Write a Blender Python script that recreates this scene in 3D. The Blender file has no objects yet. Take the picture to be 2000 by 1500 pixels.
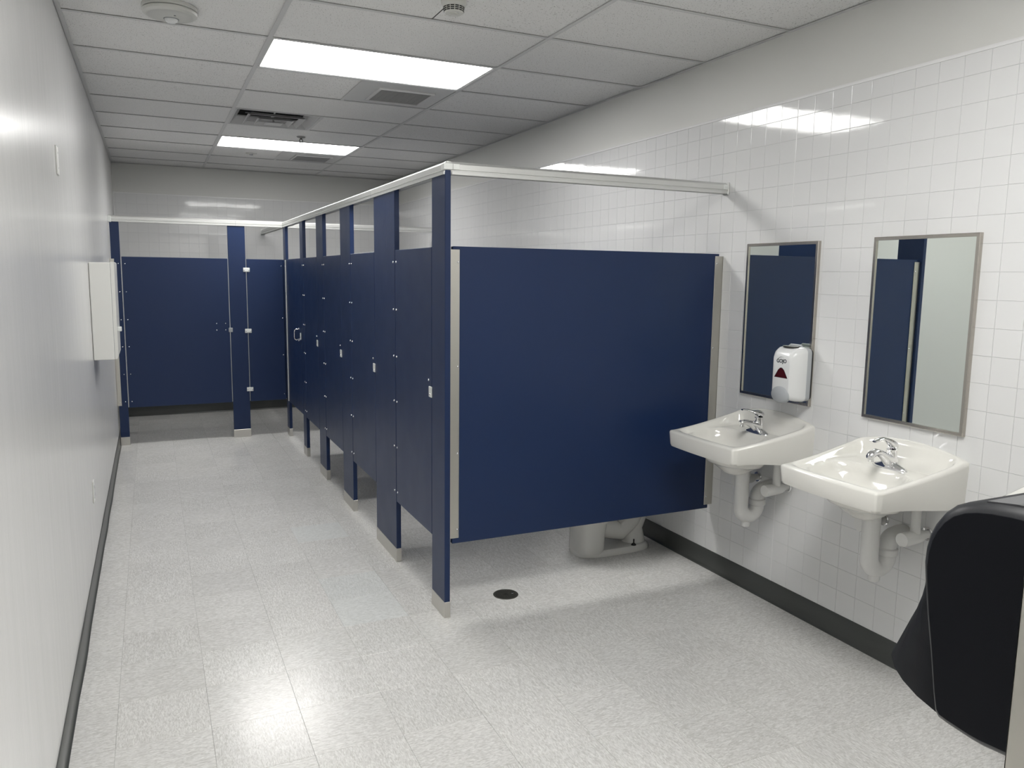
import bpy, bmesh, math, random
from mathutils import Vector, Matrix
random.seed(7)
PI = math.pi
sc = bpy.context.scene
COL = sc.collection

# ------------------------------------------------------------------ measurements (metres)
XL, XR, ZC, YB, YR = -1.5144, 1.5641, 2.7434, 6.1773, 4.6087
ZT = 2.4365                      # top of the wall tile
TA, TB = -0.6057, 0.6135         # main tees of the ceiling grid
TY0, TS = 0.834, 0.6096          # cross tees
Z0, Z1 = 0.351, 1.732            # bottom / top of doors and panels
YF, XS, YE = -2.5, 0.138, -5.6    # entry: stub wall face, its end, room end behind the camera
TILE = 0.1016

# ------------------------------------------------------------------ camera
cam_d = bpy.data.cameras.new('camera')
cam = bpy.data.objects.new('camera', cam_d); COL.objects.link(cam)
yaw, pitch, roll = 0.4345, -0.13264, 0.01273
cy_, sy_, cp_, sp_ = math.cos(yaw), math.sin(yaw), math.cos(pitch), math.sin(pitch)
F = Vector((sy_ * cp_, cy_ * cp_, sp_)); R0 = Vector((cy_, -sy_, 0)); U0 = R0.cross(F)
Rr = R0 * math.cos(roll) + U0 * math.sin(roll); Ur = U0 * math.cos(roll) - R0 * math.sin(roll)
M = Matrix((Rr, Ur, -F)).transposed().to_4x4()
M.translation = Vector((-1.1894, -3.27239, 1.60412))
cam.matrix_world = M
cam_d.sensor_fit = 'HORIZONTAL'; cam_d.sensor_width = 36.0
cam_d.lens = 1511.72 / 2000 * 36.0
cam_d.shift_x = 2.05 / 2000; cam_d.shift_y = -9.61 / 2000
cam_d.clip_start = 0.02
sc.camera = cam

# ------------------------------------------------------------------ world, exposure
w = bpy.data.worlds.new('world'); sc.world = w; w.use_nodes = True
w.node_tree.nodes['Background'].inputs[0].default_value = (0.75, 0.8, 0.85, 1)
w.node_tree.nodes['Background'].inputs[1].default_value = 0.05
sc.view_settings.view_transform = 'Standard'
sc.view_settings.look = 'None'
sc.view_settings.gamma = 1.0
sc.view_settings.use_curve_mapping = False
sc.view_settings.exposure = 0.36
LAMP = 15.0                        # brightness of the troffer diffusers

# ------------------------------------------------------------------ materials
def new_mat(name, col, rough=0.5, metal=0.0, spec=0.5, coat=0.0):
    m = bpy.data.materials.new(name); m.use_nodes = True
    b = m.node_tree.nodes['Principled BSDF']
    b.inputs['Base Color'].default_value = (*col, 1)
    b.inputs['Roughness'].default_value = rough
    b.inputs['Metallic'].default_value = metal
    b.inputs['Specular IOR Level'].default_value = spec
    if coat:
        b.inputs['Coat Weight'].default_value = coat; b.inputs['Coat Roughness'].default_value = 0.05
    return m

def N(m, t, **kw):
    n = m.node_tree.nodes.new(t)
    for k, v in kw.items(): setattr(n, k, v)
    return n

def noise_setup(m, scale=(1, 1, 1), nscale=5, detail=2, coords='Object', rnd=False):
    """object coordinates (offset per object when rnd) -> mapping -> noise; returns the noise node"""
    L = m.node_tree.links
    tc = N(m, 'ShaderNodeTexCoord'); mp = N(m, 'ShaderNodeMapping'); nz = N(m, 'ShaderNodeTexNoise')
    mp.inputs['Scale'].default_value = scale
    nz.inputs['Scale'].default_value = nscale; nz.inputs['Detail'].default_value = detail
    if rnd:
        oi = N(m, 'ShaderNodeObjectInfo'); mu = N(m, 'ShaderNodeMath', operation='MULTIPLY'); mu.inputs[1].default_value = 50
        L.new(oi.outputs['Random'], mu.inputs[0])
        ad = N(m, 'ShaderNodeVectorMath', operation='ADD')
        L.new(tc.outputs[coords], ad.inputs[0]); L.new(mu.outputs[0], ad.inputs[1]); L.new(ad.outputs[0], mp.inputs[0])
    else:
        L.new(tc.outputs[coords], mp.inputs[0])
    L.new(mp.outputs[0], nz.inputs['Vector'])
    return nz

def add_bump(m, src, strength=0.1, dist=0.01):
    L = m.node_tree.links; b = m.node_tree.nodes['Principled BSDF']
    bp = N(m, 'ShaderNodeBump'); bp.inputs['Strength'].default_value = strength; bp.inputs['Distance'].default_value = dist
    L.new(src, bp.inputs['Height'])
    old = b.inputs['Normal'].links
    if old: L.new(old[0].from_socket, bp.inputs['Normal'])
    L.new(bp.outputs[0], b.inputs['Normal'])

def add_colour(m, src, c0, c1, p0=0.4, p1=0.6):
    L = m.node_tree.links; b = m.node_tree.nodes['Principled BSDF']
    r = N(m, 'ShaderNodeValToRGB'); r.color_ramp.elements[0].position = p0; r.color_ramp.elements[1].position = p1
    r.color_ramp.elements[0].color = (*c0, 1); r.color_ramp.elements[1].color = (*c1, 1)
    L.new(src, r.inputs[0]); L.new(r.outputs[0], b.inputs['Base Color'])
    return r

def add_rough(m, src, a, b_):
    L = m.node_tree.links; b = m.node_tree.nodes['Principled BSDF']
    mr = N(m, 'ShaderNodeMapRange'); mr.inputs['To Min'].default_value = a; mr.inputs['To Max'].default_value = b_
    L.new(src, mr.inputs[0]); L.new(mr.outputs[0], b.inputs['Roughness'])

# painted walls: semi-gloss, vertical roller marks
MAT = {}
m = new_mat('wall_paint', (0.74, 0.74, 0.73), 0.30, spec=0.5)
nz = noise_setup(m, (30, 30, 2.5), 1.0, 2); add_rough(m, nz.outputs[0], 0.20, 0.262)
nz2 = noise_setup(m, (1, 1, 1), 60, 3); add_bump(m, nz2.outputs[0], 0.10, 0.002)
add_bump(m, nz.outputs[0], 0.16, 0.001)
MAT['paint'] = m
m = new_mat('upper_paint', (0.68, 0.68, 0.655), 0.42, spec=0.45)
nz2 = noise_setup(m, (1, 1, 1), 90, 3); add_bump(m, nz2.outputs[0], 0.15, 0.002)
MAT['paint_upper'] = m
# glossy white wall tile
m = new_mat('wall_tile', (0.745, 0.748, 0.748), 0.06, spec=0.5)
nz = noise_setup(m, (1, 1, 1), 9, 2, rnd=True); add_bump(m, nz.outputs[0], 0.25, 0.0016)
nz = noise_setup(m, (1, 1, 1), 70, 2, rnd=True); add_bump(m, nz.outputs[0], 0.10, 0.0005)
MAT['tile'] = m
MAT['grout'] = new_mat('tile_joint', (0.60, 0.605, 0.61), 0.5)
MAT['seam'] = new_mat('tile_seam_strip', (0.82, 0.82, 0.82), 0.25)
# cove base
m = new_mat('rubber_base', (0.060, 0.064, 0.061), 0.30, spec=0.5)
nz = noise_setup(m, (1, 1, 1), 40, 3); add_bump(m, nz.outputs[0], 0.10, 0.002)
MAT['base'] = m

def vct(name, ca, cb, cc):
    m = new_mat(name, cb, 0.25, spec=0.5)
    L = m.node_tree.links; b = m.node_tree.nodes['Principled BSDF']
    n1 = noise_setup(m, (52, 180, 1), 1.0, 3, rnd=True)
    n1.inputs['Distortion'].default_value = 1.0
    r = N(m, 'ShaderNodeValToRGB'); e = r.color_ramp.elements
    e[0].position = 0.34; e[0].color = (*ca, 1); e[1].position = 0.66; e[1].color = (*cc, 1)
    x = e.new(0.48); x.color = (*cb, 1)
    L.new(n1.outputs[0], r.inputs[0])
    oi = N(m, 'ShaderNodeObjectInfo'); mr = N(m, 'ShaderNodeMapRange')
    mr.inputs['To Min'].default_value = 0.965; mr.inputs['To Max'].default_value = 1.025
    L.new(oi.outputs['Random'], mr.inputs[0])
    n3 = noise_setup(m, (1, 1, 1), 3.5, 2, rnd=True)
    mr3 = N(m, 'ShaderNodeMapRange'); mr3.inputs['To Min'].default_value = 0.93; mr3.inputs['To Max'].default_value = 1.06
    L.new(n3.outputs[0], mr3.inputs[0])
    mu = N(m, 'ShaderNodeMath', operation='MULTIPLY'); L.new(mr.outputs[0], mu.inputs[0]); L.new(mr3.outputs[0], mu.inputs[1])
    vm = N(m, 'ShaderNodeVectorMath', operation='SCALE'); L.new(r.outputs[0], vm.inputs[0]); L.new(mu.outputs[0], vm.inputs['Scale'])
    L.new(vm.outputs[0], b.inputs['Base Color'])
    add_rough(m, n3.outputs[0], 0.175, 0.25)
    add_bump(m, n1.outputs[0], 0.10, 0.0006)
    return m
MAT['floor'] = vct('vinyl_floor_tile', (0.575, 0.567, 0.545), (0.675, 0.668, 0.648), (0.81, 0.805, 0.785))
MAT['floor_cool'] = vct('vinyl_floor_tile_cool', (0.62, 0.63, 0.615), (0.70, 0.715, 0.70), (0.80, 0.81, 0.80))
MAT['floor_joint'] = new_mat('floor_joint', (0.56, 0.55, 0.53), 0.6)
# ceiling tile: fissured mineral board
m = new_mat('ceiling_board', (0.80, 0.795, 0.78), 0.9, spec=0.2)
nz = noise_setup(m, (200, 140, 1), 1.0, 2, rnd=True)
add_colour(m, nz.outputs[0], (0.30, 0.295, 0.28), (0.80, 0.795, 0.785), 0.29, 0.38)
add_bump(m, nz.outputs[0], 0.25, 0.003)
MAT['board'] = m
MAT['tee'] = new_mat('ceiling_tee_enamel', (0.60, 0.60, 0.595), 0.45)
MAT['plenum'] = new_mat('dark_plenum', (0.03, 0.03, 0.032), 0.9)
# partitions: navy enamel with fine orange-peel texture
m = new_mat('navy_panel', (0.0095, 0.025, 0.082), 0.34, spec=0.36)
nz = noise_setup(m, (1, 1, 1), 330, 2); add_bump(m, nz.outputs[0], 0.35, 0.0008)
nz = noise_setup(m, (1, 1, 1), 7, 3); add_rough(m, nz.outputs[0], 0.31, 0.42)
MAT['navy'] = m
MAT['navy_edge'] = new_mat('navy_edge', (0.010, 0.022, 0.080), 0.35)
m = new_mat('brushed_stainless', (0.56, 0.545, 0.50), 0.30, metal=1.0)
nz = noise_setup(m, (1, 1, 120), 2.0, 2); add_rough(m, nz.outputs[0], 0.29, 0.36)
MAT['steel'] = m
m = new_mat('brushed_stainless_shoe', (0.60, 0.585, 0.55), 0.36, metal=0.85)
MAT['shoe'] = m
MAT['frame'] = new_mat('mirror_frame_steel', (0.50, 0.47, 0.43), 0.25, metal=1.0)
MAT['alu'] = new_mat('anodised_aluminium', (0.66, 0.665, 0.65), 0.36, metal=0.65)
MAT['alu_pale'] = new_mat('cast_aluminium', (0.80, 0.82, 0.80), 0.4, metal=0.2)
MAT['chrome'] = new_mat('chrome', (0.78, 0.78, 0.79), 0.05, metal=1.0)
MAT['mirror'] = new_mat('mirror_silver', (0.80, 0.85, 0.80), 0.004, metal=1.0)
m = new_mat('vitreous_china', (0.80, 0.79, 0.745), 0.08, spec=0.55, coat=0.4)
MAT['china'] = m
MAT['china_white'] = new_mat('toilet_china', (0.74, 0.735, 0.70), 0.12, spec=0.5)
MAT['pvc'] = new_mat('white_pipe_cover', (0.70, 0.70, 0.685), 0.42, spec=0.4)
MAT['white_plastic'] = new_mat('white_plastic', (0.74, 0.75, 0.75), 0.20, spec=0.5)
MAT['cabinet'] = new_mat('white_powder_coat', (0.76, 0.76, 0.73), 0.35)
MAT['grey_plastic'] = new_mat('grey_plastic', (0.33, 0.345, 0.36), 0.35)
MAT['pale_grey'] = new_mat('pale_grey_plastic', (0.44, 0.46, 0.48), 0.4)
MAT['detector'] = new_mat('detector_plastic', (0.60, 0.60, 0.57), 0.35)
MAT['black_gap'] = new_mat('black_parts_and_shade', (0.01, 0.01, 0.01), 0.6)  # black parts and slots, also the painted shade behind the wall cabinet
MAT['ink'] = new_mat('dark_ink', (0.03, 0.035, 0.045), 0.5)
MAT['red_soap'] = new_mat('red_soap_window', (0.055, 0.006, 0.008), 0.08)
m = new_mat('black_moulded_plastic', (0.0036, 0.0045, 0.0075), 0.45, spec=0.15)
nz = noise_setup(m, (1, 1, 1), 400, 2); add_bump(m, nz.outputs[0], 0.25, 0.0006)
MAT['black'] = m
MAT['black_rim'] = new_mat('black_plastic_rim', (0.017, 0.018, 0.021), 0.38, spec=0.4)
MAT['black_top'] = new_mat('smoked_plastic_top', (0.045, 0.046, 0.052), 0.25, spec=0.5)
m = new_mat('drain_metal', (0.11, 0.11, 0.095), 0.42, metal=0.7); MAT['drain'] = m
MAT['drain_dark'] = new_mat('drain_void', (0.02, 0.02, 0.018), 0.7)
MAT['blue_tape'] = new_mat('blue_tape', (0.02, 0.06, 0.32), 0.5)
MAT['grey_steel'] = new_mat('dull_plated_steel', (0.35, 0.35, 0.34), 0.35, metal=0.8)
MAT['grille_dark'] = new_mat('dark_bronze', (0.07, 0.07, 0.068), 0.4, metal=0.5)
MAT['scuff'] = new_mat('pale_scuff', (0.030, 0.042, 0.105), 0.5)
MAT['diff_metal'] = new_mat('diffuser_enamel', (0.52, 0.52, 0.52), 0.4)
MAT['grille'] = new_mat('grille_metal', (0.34, 0.34, 0.335), 0.6)
m = bpy.data.materials.new('lit_diffuser'); m.use_nodes = True
nt = m.node_tree; nt.nodes.clear()
e = nt.nodes.new('ShaderNodeEmission'); o_ = nt.nodes.new('ShaderNodeOutputMaterial')
e.inputs[0].default_value = (1.0, 0.99, 0.965, 1); e.inputs[1].default_value = LAMP
nt.links.new(e.outputs[0], o_.inputs[0]); MAT['lamp'] = m

# ------------------------------------------------------------------ mesh helpers
class MB:
    def __init__(s): s.bm = bmesh.new()
    def box(s, x0, x1, y0, y1, z0, z1, bev=0.0, seg=1):
        vs = [s.bm.verts.new(p) for p in ((x0,y0,z0),(x1,y0,z0),(x1,y1,z0),(x0,y1,z0),(x0,y0,z1),(x1,y0,z1),(x1,y1,z1),(x0,y1,z1))]
        fs = [s.bm.faces.new([vs[i] for i in q]) for q in ((3,2,1,0),(4,5,6,7),(0,1,5,4),(1,2,6,5),(2,3,7,6),(3,0,4,7))]
        if bev:
            es = {e for f in fs for e in f.edges}
            bmesh.ops.bevel(s.bm, geom=list(es), offset=bev, segments=seg, affect='EDGES', profile=0.5)
        return s
    def loft(s, rings, cap0=True, cap1=True, closed=True):
        R = [[s.bm.verts.new(p) for p in r] for r in rings]
        n = len(R[0])
        for a, b in zip(R[:-1], R[1:]):
            for i in range(n if closed else n - 1):
                j = (i + 1) % n
                s.bm.faces.new((a[i], a[j], b[j], b[i]))
        if cap0: s.bm.faces.new(R[0][::-1])
        if cap1: s.bm.faces.new(R[-1])
        return s
    def tube(s, path, rad, n=16, cap=True):
        path = [Vector(p) for p in path]
        rad = rad if isinstance(rad, (list, tuple)) else [rad] * len(path)
        rings = []; up = None
        for i, p in enumerate(path):
            t = (path[min(i + 1, len(path) - 1)] - path[max(i - 1, 0)]).normalized()
            if up is None:
                a = Vector((0, 0, 1)) if abs(t.z) < 0.9 else Vector((0, 1, 0))
                up = (a - t * a.dot(t)).normalized()
            else:
                up = (up - t * up.dot(t)).normalized()
            sd = t.cross(up)
            rings.append([p + (up * math.cos(2*PI*k/n) + sd * math.sin(2*PI*k/n)) * rad[i] for k in range(n)])
        return s.loft(rings, cap, cap)
    def lathe(s, prof, c=(0, 0, 0), axis='z', n=32):
        """prof: list of (radius, height); capped at both ends"""
        rings = []
        for r, h in prof:
            ring = []
            for k in range(n):
                a = 2 * PI * k / n; u, v = r * math.cos(a), r * math.sin(a)
                p = {'z': (u, v, h), 'x': (h, u, v), 'y': (v, h, u)}[axis]
                ring.append((c[0] + p[0], c[1] + p[1], c[2] + p[2]))
            rings.append(ring)
        return s.loft(rings)
    def prism(s, pts, h0, h1, axis='y'):
        """closed profile extruded along an axis; pts are the two other coordinates in x,y,z order"""
        def P(a, b, h): return {'x': (h, a, b), 'y': (a, h, b), 'z': (a, b, h)}[axis]
        return s.loft([[P(a, b, h0) for a, b in pts], [P(a, b, h1) for a, b in pts]])
    def mesh(s, name, mat, smooth=None):
        bmesh.ops.recalc_face_normals(s.bm, faces=s.bm.faces)
        me = bpy.data.meshes.new(name); s.bm.to_mesh(me); s.bm.free()
        for mm in (mat if isinstance(mat, (list, tuple)) else [mat]): me.materials.append(mm)
        if smooth is not None:
            me.polygons.foreach_set('use_smooth', [True] * len(me.polygons))
            me.set_sharp_from_angle(angle=math.radians(smooth))
        return me

def link(name, me, parent=None, loc=(0, 0, 0), rz=0.0):
    o = bpy.data.objects.new(name, me); COL.objects.link(o)
    o.location = loc; o.rotation_euler[2] = rz
    if parent is not None: o.parent = parent
    return o

def part(name, mb, mat, parent, smooth=None, world=True):
    """mesh built in world coordinates, hung under a thing whose origin lies elsewhere"""
    o = link(name, mb.mesh(name, mat, smooth) if isinstance(mb, MB) else mb, parent)
    if world and parent is not None:
        org = Vector((0, 0, 0)); p = parent
        while p is not None: org += p.location; p = p.parent
        o.location = -org
    return o

def thing(name, label, cat, loc=(0, 0, 0), group=None, rz=0.0):
    o = bpy.data.objects.new(name, None); COL.objects.link(o); o.location = loc; o.rotation_euler[2] = rz
    o.empty_display_size = 0.1
    o['label'] = label; o['category'] = cat
    if group: o['group'] = group
    return o

def struct(name, mb, mat, smooth=None, label=None):
    o = link(name, mb.mesh(name, mat, smooth)); o['kind'] = 'structure'
    if label: o['label'] = label
    return o

def copy_tree(o, loc, label=None):
    r = o.copy(); COL.objects.link(r); r.location = loc
    if label: r['label'] = label
    for ch in o.children:
        c = ch.copy(); COL.objects.link(c); c.parent = r
        for g in ch.children:
            d = g.copy(); COL.objects.link(d); d.parent = c
    return r

# ------------------------------------------------------------------ room shell
XW = XR + 0.004                    # backing board face behind the 4 mm proud tiles
wall_left = struct('wall_left', MB().box(XL - 0.12, XL, YE, YB + 0.12, -0.05, 2.95), MAT['paint'], label='glossy white painted left wall')
wall_right = struct('wall_right', MB().box(XW, XR + 0.16, YE, YB + 0.12, -0.05, 2.95), MAT['paint_upper'], label='right wall, white tile with a painted band above')
wall_back = struct('wall_back', MB().box(XL, XW, YB + 0.004, YB + 0.12, -0.05, 2.95), MAT['paint_upper'], label='far back wall, white tile with a painted band above')
wall_front = struct('wall_front', MB().box(XS, XW, YF - 2.4, YF, 0, 2.80), MAT['paint'], label='stub wall at the entry behind the black dispenser')
wall_rear = struct('wall_rear', MB().box(XL, XW, YE - 0.1, YE, -0.05, 2.95), MAT['paint'])
floor = struct('floor', MB().box(XL - 0.05, XR + 0.05, YE, YB + 0.05, -0.06, -0.0025), MAT['floor_joint'], label='grey vinyl tile floor')
ceiling = struct('ceiling', MB().box(XL - 0.05, XR + 0.05, YE, YB + 0.05, ZC + 0.13, ZC + 0.2), MAT['plenum'], label='suspended grid ceiling')

# floor tiles ------------------------------------------------------
T = 0.3048; g = 0.00035
xs = [XL] + [-1.3666 + T * k for k in range(10)] + [XR]
ys0 = 0.0950 - T * 6
def floor_tile_mesh(x0, x1, nm, mat):
    w2 = (x1 - x0) / 2
    return MB().box(-w2 + g, w2 - g, -T/2 + g, T/2 - g, -0.0030, 0, 0.0006).mesh(nm, mat)
fm = floor_tile_mesh(0, T, 'floor_tile', MAT['floor']); fmc = floor_tile_mesh(0, T, 'floor_tile_cool', MAT['floor_cool'])
fl = floor_tile_mesh(xs[0], xs[1], 'floor_tile_left', MAT['floor']); fr = floor_tile_mesh(xs[-2], xs[-1], 'floor_tile_right', MAT['floor'])
cool = {(4, 6), (4, 7), (4, 10)}
for j in range(0, 26):
    for i in range(11):
        x0, x1 = xs[i], xs[i + 1]; yc = ys0 + T * (j + 0.5)
        if yc + T/2 > YB + 0.05: continue
        me = fl if i == 0 else fr if i == 10 else (fmc if (i, j) in cool else fm)
        o = link('tile', me, floor, ((x0 + x1) / 2, yc, 0), 0)
        if 0 < i < 10: o.rotation_euler[2] = random.choice((0, PI/2, PI, 3*PI/2)) if random.random() < 0.25 else ((i + j) % 2) * PI/2
mb = MB()
j = -1
while ys0 + T * (j + 1) > YE:
    for i in range(11): mb.box(xs[i] + g, xs[i+1] - g, ys0 + T*j + g, ys0 + T*(j+1) - g, -0.003, 0)
    j -= 1
o = part('tile_field', mb, MAT['floor'], floor); o['kind'] = 'stuff'

# wall tiles -------------------------------------------------------
gw = 0.0006
def wall_tiles(wall, lines, axis, coord, zoff, pick):
    """4 inch tiles; pick(a, z) -> sort key, the 300 first become parts, the rest one part"""
    zs = [0.105] + [zoff + TILE * k for k in range(0, 40) if 0.13 < zoff + TILE * k < ZT - 0.02] + [ZT - 0.004]
    cells = [(a0, a1, z0, z1) for a0, a1 in zip(lines[:-1], lines[1:]) for z0, z1 in zip(zs[:-1], zs[1:])]
    full = [c for c in cells if abs(c[1] - c[0] - TILE) < 1e-4 and abs(c[3] - c[2] - TILE) < 1e-4]
    full.sort(key=lambda c: pick((c[0] + c[1]) / 2, (c[2] + c[3]) / 2))
    chosen = set(full[:300])
    h = TILE / 2 - gw
    if axis == 'x': me = MB().box(-0.0, 0.0045, -h, h, -h, h, 0.0008).mesh('wall_tile', MAT['tile'])
    else: me = MB().box(-h, h, -0.0, 0.0045, -h, h, 0.0008).mesh('wall_tile_back', MAT['tile'])
    rest = MB()
    for c in cells:
        ac, zc = (c[0] + c[1]) / 2, (c[2] + c[3]) / 2
        if c in chosen:
            link('tile', me, wall, (coord, ac, zc) if axis == 'x' else (ac, coord, zc))
        else:
            if c[1] - c[0] < 0.01 or c[3] - c[2] < 0.006: continue
            a0, a1, z0, z1 = c[0] + gw, c[1] - gw, c[2] + gw, c[3] - gw
            if axis == 'x': rest.box(coord, coord + 0.0045, a0, a1, z0, z1, 0.0008)
            else: rest.box(a0, a1, coord, coord + 0.0045, z0, z1, 0.0008)
    o = part('tile_field', rest, MAT['tile'], wall); o['kind'] = 'stuff'
yl = [YF] + [-0.4561 + TILE * k for k in range(-25, 80) if YF + 0.02 < -0.4561 + TILE * k < YB - 0.02] + [YB]
CX, CY = -1.1894, -3.2724
def key_right(y, z):
    if y < -2.02: return 1e6
    if -0.645 < y < -0.18 and 1.02 < z < 1.78 or -1.4 < y < -0.94 and 1.02 < z < 1.78: return 1e5
    if y > 0.05 and z < Z1: return 1e5
    return (y - CY) ** 2 + (XR - CX) ** 2
wall_tiles(wall_right, yl, 'x', XR, 0.0138, key_right)
xl = [XL] + [-0.0660 + TILE * k for k in range(-20, 20) if XL + 0.02 < -0.0660 + TILE * k < XR - 0.02] + [XR]
def key_back(x, z):
    if z < 1.76: return 10
    return abs(x + 0.3)
wall_tiles(wall_back, xl, 'y', YB, -0.0130, key_back)
part('joint_backing', MB().box(XR + 0.0016, XW, YF, YB, 0.10, ZT - 0.002), MAT['grout'], wall_right)
part('joint_backing', MB().box(XL, XR, YB + 0.0016, YB + 0.004, 0.10, ZT - 0.002), MAT['grout'], wall_back)
for k in range(6):
    y = -0.4561 + 1.2192 * (k - 1)
    if k and y < YB: part('seam_strip', MB().box(XR - 0.0012, XR + 0.003, y - 0.0022, y + 0.0022, 0.105, ZT - 0.004, 0.0005), MAT['seam'], wall_right)
part('seam_strip', MB().box(XR - 0.0012, XR + 0.003, -1.6775, -1.6731, 0.105, ZT - 0.004, 0.0005), MAT['seam'], wall_right)
for x in (-0.4724 - 1.2192 * 0 + 0.0, ): pass
struct('trim_1', MB().prism([(XR - 0.004, ZT - 0.010), (XR - 0.005, ZT - 0.002), (XR - 0.003, ZT + 0.004), (XR + 0.004, ZT + 0.004), (XR + 0.004, ZT - 0.010)], YF, YB, 'y'), MAT['seam'], label='thin white cap strip along the tile top, right wall')
struct('trim_2', MB().box(XL, XR, YB - 0.004, YB + 0.004, ZT - 0.008, ZT + 0.004, 0.001), MAT['seam'], label='thin white cap strip along the tile top, back wall')
struct('trim_3', MB().box(XL + 0.0, XL + 0.012, YB - 0.012, YB + 0.002, 0.1, ZT, 0.002), MAT['seam'], label='white corner strip where tile meets the left wall')

# cove base ---------------------------------------------------------
def cove(h=0.1085, t=0.0035, toe=0.013):
    return [(0, 0), (toe, 0), (toe, 0.0015), (toe * 0.62, 0.004), (t + 0.001, 0.012), (t, 0.022), (t, h - 0.002), (t - 0.0015, h), (0, h)]
def wavy_base(x_of, y0, y1, n, amp, sgn, nm):
    mb = MB(); rings = []
    for i in range(n + 1):
        y = y0 + (y1 - y0) * i / n
        dx = amp * (math.sin(y * 7.3) * 0.5 + math.sin(y * 2.9 + 1) * 0.5 + (0.9 if abs(y - 1.32) < 0.07 else 0)) if amp else 0
        rings.append([(x_of + sgn * (a + (max(dx, 0) + 0.0005 if a > 0 else 0)), y, b) for a, b in cove()])
    mb.loft(rings)
    return struct(nm, mb, MAT['base'], 40)
b = wavy_base(XL, YE, YB, 90, 0.0035, 1, 'baseboard_left'); b['label'] = 'dark grey rubber cove base along the left wall'
b = wavy_base(XR, YF, YB, 2, 0, -1, 'baseboard_right'); b['label'] = 'dark grey rubber cove base under the sinks'
mb = MB(); mb.prism([(YB - a, z) for a, z in cove()], XL, XR, 'x')
struct('baseboard_back', mb, MAT['base'], 40, label='dark grey rubber cove base along the back wall')
mb = MB(); mb.prism([(YF + a, z) for a, z in cove()], XS, XR, 'x')
struct('baseboard_front', mb, MAT['base'], 40)

# ceiling grid and boards -------------------------------------------
rows = list(range(-10, 9))
def row_y(k): return TY0 + TS * k
tw = 0.012
def tee(mb, x0, x1, y0, y1, z=ZC):
    mb.box(x0, x1, y0, y1, z, z + 0.0015, 0.0004)
    if x1 - x0 > y1 - y0: mb.box(x0, x1, (y0+y1)/2 - 0.001, (y0+y1)/2 + 0.001, z + 0.001, z + 0.03)
    else: mb.box((x0+x1)/2 - 0.001, (x0+x1)/2 + 0.001, y0, y1, z + 0.001, z + 0.03)
    return mb
for x in (TA, TB): part('main_tee', tee(MB(), x - tw, x + tw, YE, YB), MAT['tee'], ceiling)
bays = [(XL, TA), (TA, TB), (TB, XR)]
lights_rows = (-9, -5, 0, 5)[1:] + (-10,)
for k in rows:
    y = row_y(k)
    if y < YE + 0.1: continue
    for a, b_ in bays: part('cross_tee', tee(MB(), a + (tw if a > XL else 0), b_ - (tw if b_ < XR else 0), y - tw, y + tw), MAT['tee'], ceiling)
# wall angles
part('wall_angle', MB().box(XL, XL + 0.020, YE, YB, ZC - 0.0005, ZC + 0.001).box(XL, XL + 0.0012, YE, YB, ZC - 0.0005, ZC + 0.025), MAT['tee'], ceiling)
part('wall_angle', MB().box(XR - 0.018, XR + 0.004, YE, YB, ZC - 0.0005, ZC + 0.001), MAT['tee'], ceiling)
part('wall_angle', MB().box(XL + 0.02, XR - 0.018, YB - 0.02, YB + 0.004, ZC - 0.0005, ZC + 0.001), MAT['tee'], ceiling)
XM = 0.016
SPECIAL = {1: ('board', 'vent'), 3: ('diffuser', 'board'), 6: ('board', 'vent'), -2: ('board', 'board')}
zt = ZC + 0.004
def board(x0, x1, y0, y1):
    cx, cy = (x0+x1)/2, (y0+y1)/2; a, b_ = (x1-x0)/2 - 0.003, (y1-y0)/2 - 0.003
    me = MB().box(-a, a, -b_, b_, 0, 0.016).mesh('ceiling_tile', MAT['board'])
    link('ceiling_tile', me, ceiling, (cx, cy, zt + random.uniform(0, 0.0012)))
for k in rows:
    y0, y1 = row_y(k), min(row_y(k + 1), YB)
    if y0 < YE + 0.1: y0 = max(y0, YE)
    for bi, (a, b_) in enumerate(bays):
        if bi == 1 and k in (-10, -5, 0, 5): continue
        if bi == 1 and k in SPECIAL:
            for s_, kind in enumerate(SPECIAL[k]):
                p0, p1 = (a, XM) if s_ == 0 else (XM, b_)
                if kind == 'board': board(p0, p1, y0, y1)
            if k == -2: part('crack_shade', MB().box(XM - 0.0042, XM + 0.0042, y0 + tw, y1 - tw, zt + 0.0005, zt + 0.003), MAT['plenum'], ceiling)  # black strip laid in the seam, stands in for the shade of the gap
            if k == -2:   # two loose half boards meet with an open gap, no tee
                continue
            part('cross_tee', tee(MB(), XM - tw, XM + tw, y0 + tw, y1 - tw), MAT['tee'], ceiling)
        else:
            board(a, b_, y0, y1)

# ------------------------------------------------------------------ ceiling lights
def troffer(k, label):
    y0, y1 = row_y(k), row_y(k + 1)
    t = thing('ceiling_light', label, 'light', ((TA + TB)/2, (y0 + y1)/2, ZC), 'recessed fluorescent ceiling lights')
    x0, x1, ya, yb = TA + 0.004, TB - 0.004, y0 + 0.004, y1 - 0.004
    f = MB(); wv = 0.020; z0, z1 = ZC + 0.0018, ZC + 0.014
    f.box(x0, x1, ya, ya + wv, z0, z1, 0.002).box(x0, x1, yb - wv, yb, z0, z1, 0.002)
    f.box(x0, x0 + wv, ya + wv, yb - wv, z0, z1, 0.002).box(x1 - wv, x1, ya + wv, yb - wv, z0, z1, 0.002)
    part('frame', f, MAT['tee'], t)
    part('housing', MB().box(x0, x1, ya, yb, ZC + 0.022, ZC + 0.11, 0.004), MAT['diff_metal'], t)
    part('diffuser', MB().box(x0 + wv - 0.002, x1 - wv + 0.002, ya + wv - 0.002, yb - wv + 0.002, ZC + 0.008, ZC + 0.012), MAT['lamp'], t)
troffer(0, 'large lit ceiling light nearest the camera, over the stall doors')
troffer(5, 'farther lit ceiling light beyond the square air diffuser')
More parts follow.
